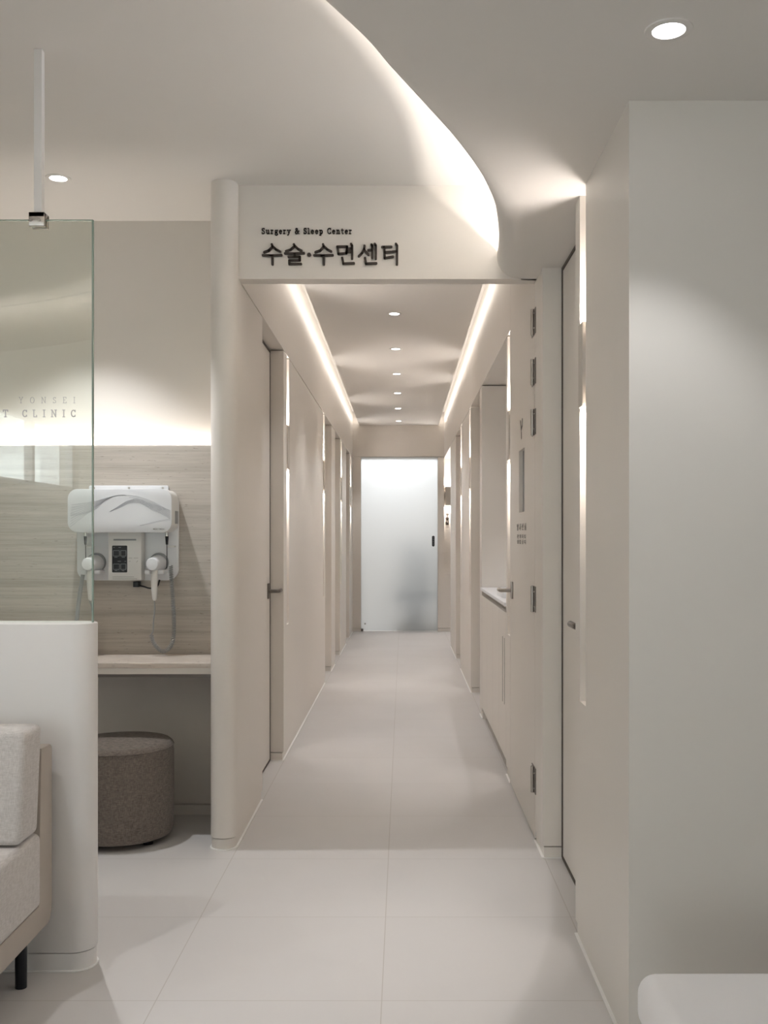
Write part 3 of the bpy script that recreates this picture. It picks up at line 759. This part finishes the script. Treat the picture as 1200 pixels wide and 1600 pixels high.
YB = 4.495
def q(x, y, Z): return ((x-630)/1600*Z, 1.23+(840-y)/1600*Z)
tu = thing('treatment_unit', 'white wall mounted treatment unit with swirl printed front on the travertine panel', 'medical device', (-1.2, YB, 1.04))
x0, z0 = q(120.5, 907, 4.48); x1, z1 = q(279, 768, 4.48)
MB().prism(rrect(x0, x1, z0, z1, .05, 8), 0, .020, facing(YB), .003).build('back_plate', M['white'], tu)
a0, c0 = q(139, 775, 4.48); a1, c1 = q(263, 758.5, 4.48)
tp = MB().prism(rrect(a0, a1, c0, c1, .008), 0, .016, facing(YB), .002).build('mounting_plate', M['white'], tu)
for x in (146, 201, 254):
    a, c = q(x, 762.5, 4.47)
    MB().cyl((a, YB-.016, c), (a, YB-.021, c), .005, n=12).build('screw', M['metal'], tp)
YF = 4.347
x0, z0 = q(105.5, 832, YF); x1, z1 = q(268, 764, YF)
MB().prism(rrect(x0, x1, z0, z1, .042, 8), .015, YB-YF-.006, facing(YB), .0).build('upper_housing', M['offwhite'], tu)
fp = MB().prism(rrect(x0, x1, z0, z1, .042, 8), YB-YF-.006, YB-YF, facing(YB), .002).build('front_cover', M['white'], tu)
# swirl print: families of fine arcs on the cover
def fq(u, v): return q(100+u/6.316, 745+v/6.316, YF)
sw = MB()
def hatch(curve_top, curve_bot, n, wid):
    polys = []
    for k in range(n):
        f = k/(n-1); polys.append([(a[0]*(1-f)+b_[0]*f, a[1]*(1-f)+b_[1]*f) for a, b_ in zip(curve_top, curve_bot)])
    return polys
def cr2(pts): return [(p.x, p.y) for p in catmull([(x, y, 0) for x, y in pts], 5)]
fam = []
fam += hatch(cr2([(75, 275), (200, 262), (330, 235), (430, 205), (520, 185), (600, 180)]), cr2([(60, 495), (180, 400), (300, 310), (400, 240), (500, 190), (610, 182)]), 9, 1)
fam += hatch(cr2([(60, 365), (150, 362), (250, 340), (330, 300), (430, 205)]), cr2([(60, 380), (150, 372), (260, 345), (340, 295), (430, 205)]), 2, 1)
fam += hatch(cr2([(450, 345), (540, 290), (620, 240), (720, 220), (830, 255), (930, 290), (1045, 330)]), cr2([(450, 345), (540, 310), (640, 262), (740, 258), (810, 290), (870, 330), (890, 335)]), 6, 1)
fam += hatch(cr2([(600, 182), (720, 195), (860, 240), (960, 290), (1048, 340)]), cr2([(890, 335), (930, 350), (970, 370), (1010, 390), (1048, 415)]), 8, 1)
fam += hatch(cr2([(750, 480), (850, 455), (950, 432), (1048, 415)]), cr2([(750, 482), (850, 462), (950, 440), (1048, 425)]), 2, 1)
strokes_mb([[fq(*p) for p in pl] for pl in fam], .0010, .0006, facing(YF)).build('printed_swirl', M['swirl'], fp)
lx0, lz0 = fq(882, 521); lx1, _ = fq(1000, 521)
lw = (lx1-lx0)
def tinyword(n, x0, z0, wdt, h, wid, m4):
    polys = []
    for k in range(n):
        xx = x0+wdt*k/n; c = wdt/n*.62
        pats = [[(0, 0), (0, 1), (.5, .4), (1, 1), (1, 0)], [(1, 0), (0, 0), (0, 1), (1, 1)], [(0, 0), (0, 1), (1, .8), (1, .2), (0, 0)], [(.5, 0), (.5, 1)], [(0, 1), (1, 1), (.5, 1), (.5, 0)]]
        polys.append([(xx+px*c, z0+py*h) for px, py in pats[k % 5]])
    return strokes_mb(polys, wid, .0006, m4)
tinyword(9, lx0, lz0, lw, .0042, .0009, facing(YF)).build('printed_name', M['letter'], fp)
# centre module
YM = 4.413
x0, z0 = q(169, 907, YM); x1, z1 = q(221, 830, YM)
cm = MB().box(x0, x1, YM, YB-.018, z0, z1, .004).build('control_module', M['offwhite'], tu)
def mq(u, v): return q(170+u/20, 840+v/20, YM)
a, c = mq(148, 92); b2, d2_ = mq(855, 42)
MB().box(a, b2, YM-.0006, YM+.002, c, d2_).build('card_slot', M['grey'], cm)
a, c = mq(105, 1090); b2, d2_ = mq(578, 248)
kp = MB().prism(rrect(a, b2, c, d2_, .004), 0, .0015, facing(YM)).build('keypad', M['black'], cm)
sq = []
for (u0, v0, u1, v1) in ((145, 405, 335, 575), (378, 405, 540, 575), (145, 825, 335, 995), (378, 825, 540, 995)):
    pl = [mq(u0, v0), mq(u1, v0), mq(u1, v1), mq(u0, v1), mq(u0, v0)]
    strokes_mb([pl], .0018, .0021, facing(YM)).build('key_outline', M['grey'], kp)
for (u0, u1, v) in ((150, 180, 308), (310, 380, 305), (185, 270, 612), (415, 495, 612), (285, 380, 740), (500, 540, 740), (195, 260, 1032), (415, 480, 1032)):
    sq.append([mq(u0, v), mq(u1, v)])
for sg in sq: strokes_mb([sg], .0020, .0021, facing(YM)).build('key_caption', M['grey'], kp)
pr = [[mq(u, v) for u, v in pl] for pl in ([(625, 640), (725, 640)], [(780, 640), (915, 640)], [(630, 740), (680, 740)], [(905, 720), (870, 770)], [(125, 1228), (780, 1228)], [(125, 1290), (880, 1290)])]
for pg_ in pr: strokes_mb([pg_], .0016, .0006, facing(YM)).build('printed_line', M['print'], cm)
for u in (533, 628):
    a, c = q(100+u/6.316, 745+558/6.316, 4.42); MB().sphere((a, 4.43, c+.003), .010, 12).build('sensor_knob', M['black'], tu)
a, c = q(274, 803, 4.40)
xs = q(268, 803, YF)[0]
MB().box(xs-.0005, xs+.001, 4.415, 4.470, 1.29, 1.345).build('side_label', M['grey'], tu)
# plugs, clips
for sgn, px in ((0, 133.6), (1, 260.8)):
    a, c = q(px, 838, 4.44)
    pg = MB().cyl((a, 4.44, c+.020), (a, 4.44, c), .006).build('socket', M['chrome'], tu)
    MB().cyl((a, 4.44, c), (a, 4.44, c-.036), .0075, .005).tube([(a, 4.44, c-.036), (a-.002, 4.45, c-.09), (a-.004, 4.455, c-.14)], .0018, 6).build('plug', M['black'], tu)
    b2, d2_ = q(px+6, 854, 4.45)
    MB().box(b2-.016, b2+.016, 4.45, YB-.018, d2_-.004, d2_+.004, .002).build('cable_clip', M['offwhite'], tu)
# power plug + cord below
a, c = q(213, 913, 4.46)
pw = MB().box(a-.012, a+.012, 4.45, YB, c-.012, c+.012, .002).build('power_plug', M['black'], tu)
pp = [q(*p, 4.46) for p in ((217, 915), (224, 916.5), (232, 919), (240, 919), (246, 915), (249, 906))]
MB().tube([(p[0], 4.465, p[1]) for p in catmull([(x, z, 0) for x, z in pp], 5)] if False else [(p.x, 4.465, p.y) for p in catmull([(x, z, 0) for x, z in pp], 5)], .0035, 8).build('power_cord', M['black'], tu)

def handpiece(pxc, pyc, label, hosepts, tippts, coil):
    """cup-headed handpiece: axis towards the viewer"""
    cx, cz = q(pxc, pyc, 4.35)
    t = thing('treatment_handpiece', label, 'handpiece', (cx, YB-.02, cz), 'handpieces hung on the treatment unit')
    MB().cyl((cx, YB-.02, cz+.004), (cx, YB-.030, cz+.004), .043, .041, 36).build('rest_ring', M['grey'], t)
    MB().tube([(cx, y, cz) for y in (YB-.030, 4.44, 4.40, 4.372, 4.356, 4.350, 4.348)], [.037, .036, .0315, .0285, .0275, .0245, .012], 32).build('head', M['white'], t)
    hx = cx+.003
    MB().tube([(hx, 4.40, cz-.010), (hx, 4.385, cz-.035), (hx, 4.378, cz-.07), (hx, 4.38, cz-.11), (hx, 4.384, cz-.150), (hx, 4.386, cz-.156)],
              [.012, .0135, .0145, .013, .0095, .005], 18).build('grip', M['offwhite'], t)
    for s in (-.034, .023):
        MB().box(hx+s-.013, hx+s+.013, 4.392, 4.4745, cz-.045, cz-.026, .005, 3).build('holder_prong', M['white'], t)
    MB().tube([(p.x, 4.386+.0, p.y) for p in catmull([(*q(*p, 4.39), 0) for p in tippts], 5)], .0032, 8).build('cable', M['hose'], t)
    path = catmull([(*q(*p, 4.42), 0) for p in hosepts], 12)
    path = [Vector((p.x, 4.425, p.y)) for p in path]
    if coil:
        # resample and coil around the path
        acc = [0]
        for a_, b_ in zip(path[:-1], path[1:]): acc.append(acc[-1]+(b_-a_).length)
        Ltot = acc[-1]; N_ = int(Ltot/.0075*10); out = []
        j = 0
        for k in range(N_+1):
            s_ = Ltot*k/N_
            while j < len(acc)-2 and acc[j+1] < s_: j += 1
            f = (s_-acc[j])/max(1e-9, acc[j+1]-acc[j]); p = path[j].lerp(path[j+1], f)
            tdir = (path[j+1]-path[j]).normalized(); n1 = Vector((0, 1, 0)); n2 = tdir.cross(n1)
            ph = 2*math.pi*k/10; out.append(p+.0074*(math.cos(ph)*n1+math.sin(ph)*n2))
        MB().tube(out, .0022, 5).build('coiled_hose', M['hose'], t)
    else:
        MB().tube(path, .0085, 10).build('hose', M['hose'], t)
    return t
handpiece(237.4, 881.5, 'white cup-headed handpiece with coiled grey hose, hung right on the treatment unit',
          [(266.5, 884), (267.5, 905), (270, 940), (271.5, 975), (270, 1000), (264, 1013), (255, 1018), (246, 1013), (239, 1003), (236, 992)],
          [(241.5, 938), (242, 952), (240, 972), (239.5, 985), (236, 993)], True)
handpiece(136.7, 881.5, 'white cup-headed handpiece hung left on the treatment unit, partly behind the glass',
          [(129, 898), (126, 915), (122, 945), (119, 975), (119, 1000), (124, 1014), (133, 1016), (142, 1008), (146, 996)],
          [(140.5, 938), (144, 950), (146, 970), (147, 985), (146, 996)], False)

# ------------------------------------------------------------------ ottoman
ot = thing('round_ottoman', 'round taupe fabric ottoman tucked under the pale desk', 'ottoman', (-1.155, 4.19, 0))
def lathe(cx, cy, prof_, n=64):
    mb = MB(); rows = [[(cx+r*math.cos(2*math.pi*k/n), cy+r*math.sin(2*math.pi*k/n), z) for k in range(n+1)] for r, z in prof_]
    mb.quadstrip(rows); bmesh.ops.remove_doubles(mb.bm, verts=mb.bm.verts[:], dist=1e-5); bmesh.ops.recalc_face_normals(mb.bm, faces=mb.bm.faces[:]); return mb
lathe(-1.155, 4.19, [(0.001, .022), (.19, .022), (.205, .028), (.211, .045), (.213, .2), (.212, .36), (.209, .378)]).build('body', M['ottoman'], ot)
lathe(-1.155, 4.19, [(.209, .379), (.211, .383), (.208, .391), (.197, .400), (.12, .407), (.001, .410)]).build('seat_pad', M['ottoman'], ot)
MB().tube([(-1.155+.2105*math.cos(2*math.pi*k/64), 4.19+.2105*math.sin(2*math.pi*k/64), .381) for k in range(65)], .0028, 6, False).build('piping', M['ottoman'], ot)
for a in (60, 150, 240, 330):
    fx, fy = -1.155+.15*math.cos(math.radians(a)), 4.19+.15*math.sin(math.radians(a))
    MB().cyl((fx, fy, 0), (fx, fy, .024), .02).build('foot', M['black'], ot)

# ------------------------------------------------------------------ partition, glass screen, hanging rod
def endround(x_end, x_far, yf, yb, n=14):
    r = (yb-yf)/2; cy = (yf+yb)/2
    return [(x_far, yf)]+[(x_end-r+r*math.cos(t), cy+r*math.sin(t)) for t in [-math.pi/2+math.pi*k/n for k in range(n+1)]]+[(x_far, yb)]
struct('wall_partition', MB().prism(endround(-.885, -3.3, 2.90, 3.02), BB+.01, .985, None, .003), M['part'])
struct('baseboard_partition', MB().prism(endround(-.888, -3.3, 2.903, 3.017), 0, BB+.008), M['part'])
struct('trim_6', MB().prism(endround(-.882, -3.3, 2.897, 3.023), 0, .0035), M['caulk'])
YG = 2.962
gx1 = (144.5-630)/1600*YG
gs = thing('glass_screen', 'clear glass screen standing on the white half wall', 'screen', (-2, YG, .985))
MB().box(-3.25, gx1, YG-.0001, YG+.0001, .975, 1.23+(840-345)/1600*YG).build('pane', M['glass'], gs, smooth=False)
ztop = 1.23+(840-345)/1600*YG
MB().box(gx1-.0005, gx1+.003, YG-.005, YG+.005, .98, ztop).build('side_edge', M['glass_edge'], gs)
MB().box(-3.25, gx1+.003, YG-.005, YG+.005, ztop-.0005, ztop+.002).build('top_edge', M['glass_edge'], gs)
def gq(x, y): return q(x, y, YG)
glt = thing('glass_lettering', 'faint frosted English capitals on the glass screen', 'sign', (*[gq(119, 653)[0]], YG, gq(0, 653)[1]))
gz = gq(0, 651.5)[1]; gh = 10.6/1600*YG
xa = gq(-28.5, 0)[0]; xb = gq(118.3, 0)[0]
write_text('ENT CLINIC', xa, gz, gh, xb-xa, .0028, .0008, facing(YG-.002), M['frostprint'], glt)
gz = gq(0, 630)[1]; gh = 9.2/1600*YG; xa = gq(30, 0)[0]; xb = gq(118, 0)[0]
write_text('YONSEI', xa, gz, gh, xb-xa, .0012, .0008, facing(YG-.002), M['frostprint'], glt)
rd = thing('hanging_rod', 'white ceiling rod with a steel clamp holding the glass screen top', 'rod', (-1.05, 3.0, ZC))
rx = (61-630)/1600*YG
MB().box(rx-.0115, rx+.0115, YG-.010, YG+.013, ztop-.005, ZC, .001, 1).build('rod', M['part'], rd)
c0_, c1_ = gq(48.5, 0)[0], gq(73, 0)[0]
zc1 = gq(0, 334.5)[1]; zc0 = gq(0, 356)[1]
cl = MB().box(c0_, c1_, YG-.020, YG-.006, zc0, zc1, .0015).box(c0_, c1_, YG+.006, YG+.020, zc0, zc1, .0015).box(c0_, c1_, YG-.02, YG+.02, zc1-.014, zc1, .0015).build('clamp', M['metal'], rd)
for x in (52.5, 65.5):
    a, c = gq(x, 347.5)
    MB().cyl((a, YG-.020, c), (a, YG-.024, c), .0042, n=14).build('clamp_screw', M['chrome'], cl)

# ------------------------------------------------------------------ sofa against the partition
sf = thing('sofa', 'light fabric sofa with greige frame in front of the white half wall', 'sofa', (-1.7, 2.5, 0))
fr = MB()
# end cheek outline in (y, z), drawn on the plane x: rounded back corner
def cheek(x0_, x1_):
    pl = []
    y0_, y1_, zb, zr, zt_ = 1.95, 2.875, .16, .232, .655
    pts = [(y0_, zb), (y1_-.03, zb)]+[(y1_-.03+.03*math.cos(t), zb+.05+.05*math.sin(t)) for t in [math.radians(a) for a in (-60, -30, 0)]]
    pts += [(y1_, zt_-.02)]+[(y1_-.02+.02*math.cos(math.radians(a)), zt_-.02+.02*math.sin(math.radians(a))) for a in (30, 60, 90)]
    pts += [(2.79, zt_), (2.77, zr), (y0_, zr)]
    m4 = Matrix(((0, 0, 1, 0), (1, 0, 0, 0), (0, 1, 0, 0), (0, 0, 0, 1)))
    return pts, m4
pts, m4 = cheek(0, 0)
fr.prism(pts, -2.75, -.985, m4, .004)
fr.build('frame', M['sofa_frame'], sf)
def cushion(x0_, x1_, y0_, y1_, z0_, z1_, bev, lean=0, name='seat_cushion'):
    mb = MB().box(x0_, x1_, y0_, y1_, z0_, z1_, bev, 4)
    if lean:
        for v in mb.bm.verts: v.co.y += lean*(v.co.z-z0_)/(z1_-z0_)
    return mb.build(name, M['sofa'], sf)
for a, b_ in ((-2.74, -1.865), (-1.86, -.976)):
    s_ = cushion(a, b_, 1.95, 2.765, .234, .436, .018)
for a, b_ in ((-2.74, -1.865), (-1.86, -.978)):
    b = cushion(a, b_, 2.612, 2.745, .44, .728, .018, .035, 'back_cushion')
for x, y in ((-1.045, 2.80), (-2.68, 2.80), (-1.045, 2.02), (-2.68, 2.02)):
    MB().cyl((x, y, 0), (x, y, .162), .0155, .0165).build('leg', M['black'], sf)

# ------------------------------------------------------------------ bench at the lower right
bn = thing('bench', 'white leather bench corner at the lower right of the picture', 'bench', (1.0, 1.6, 0))
m_ = MB().box(.428, 1.9, 1.25, 1.90, .33, .432, .035, 6)
for v in m_.bm.verts:
    if v.co.z > .42: v.co.z += .004*math.sin(min(1, (v.co.x-.43)/.3)*math.pi/2)
m_.build('seat_pad', M['bench'], bn)
MB().box(.445, 1.88, 1.27, 1.88, .10, .332, .01).build('base', M['bench'], bn)
for x in (.52, 1.8):
    for y in (1.33, 1.82): MB().cyl((x, y, 0), (x, y, .102), .018).build('leg', M['black'], bn)

# ------------------------------------------------------------------ blurred chair behind the frosted door
ch = thing('treatment_chair', 'dark blurred chair shape standing behind the frosted glass door', 'chair', (.25, 13.95, 0))
MB().box(-.12, .44, 13.65, 14.1, .36, .52, .05, 3).build('seat', M['greygreen'], ch)
MB().box(-.02, .42, 14.0, 14.13, .45, 1.15, .05, 3).build('backrest', M['greygreen'], ch)
MB().cyl((.16, 13.9, .05), (.16, 13.9, .37), .12).build('column', M['grey'], ch)
MB().cyl((.16, 13.9, 0), (.16, 13.9, .05), .26, .22, 32).build('base', M['grey'], ch)
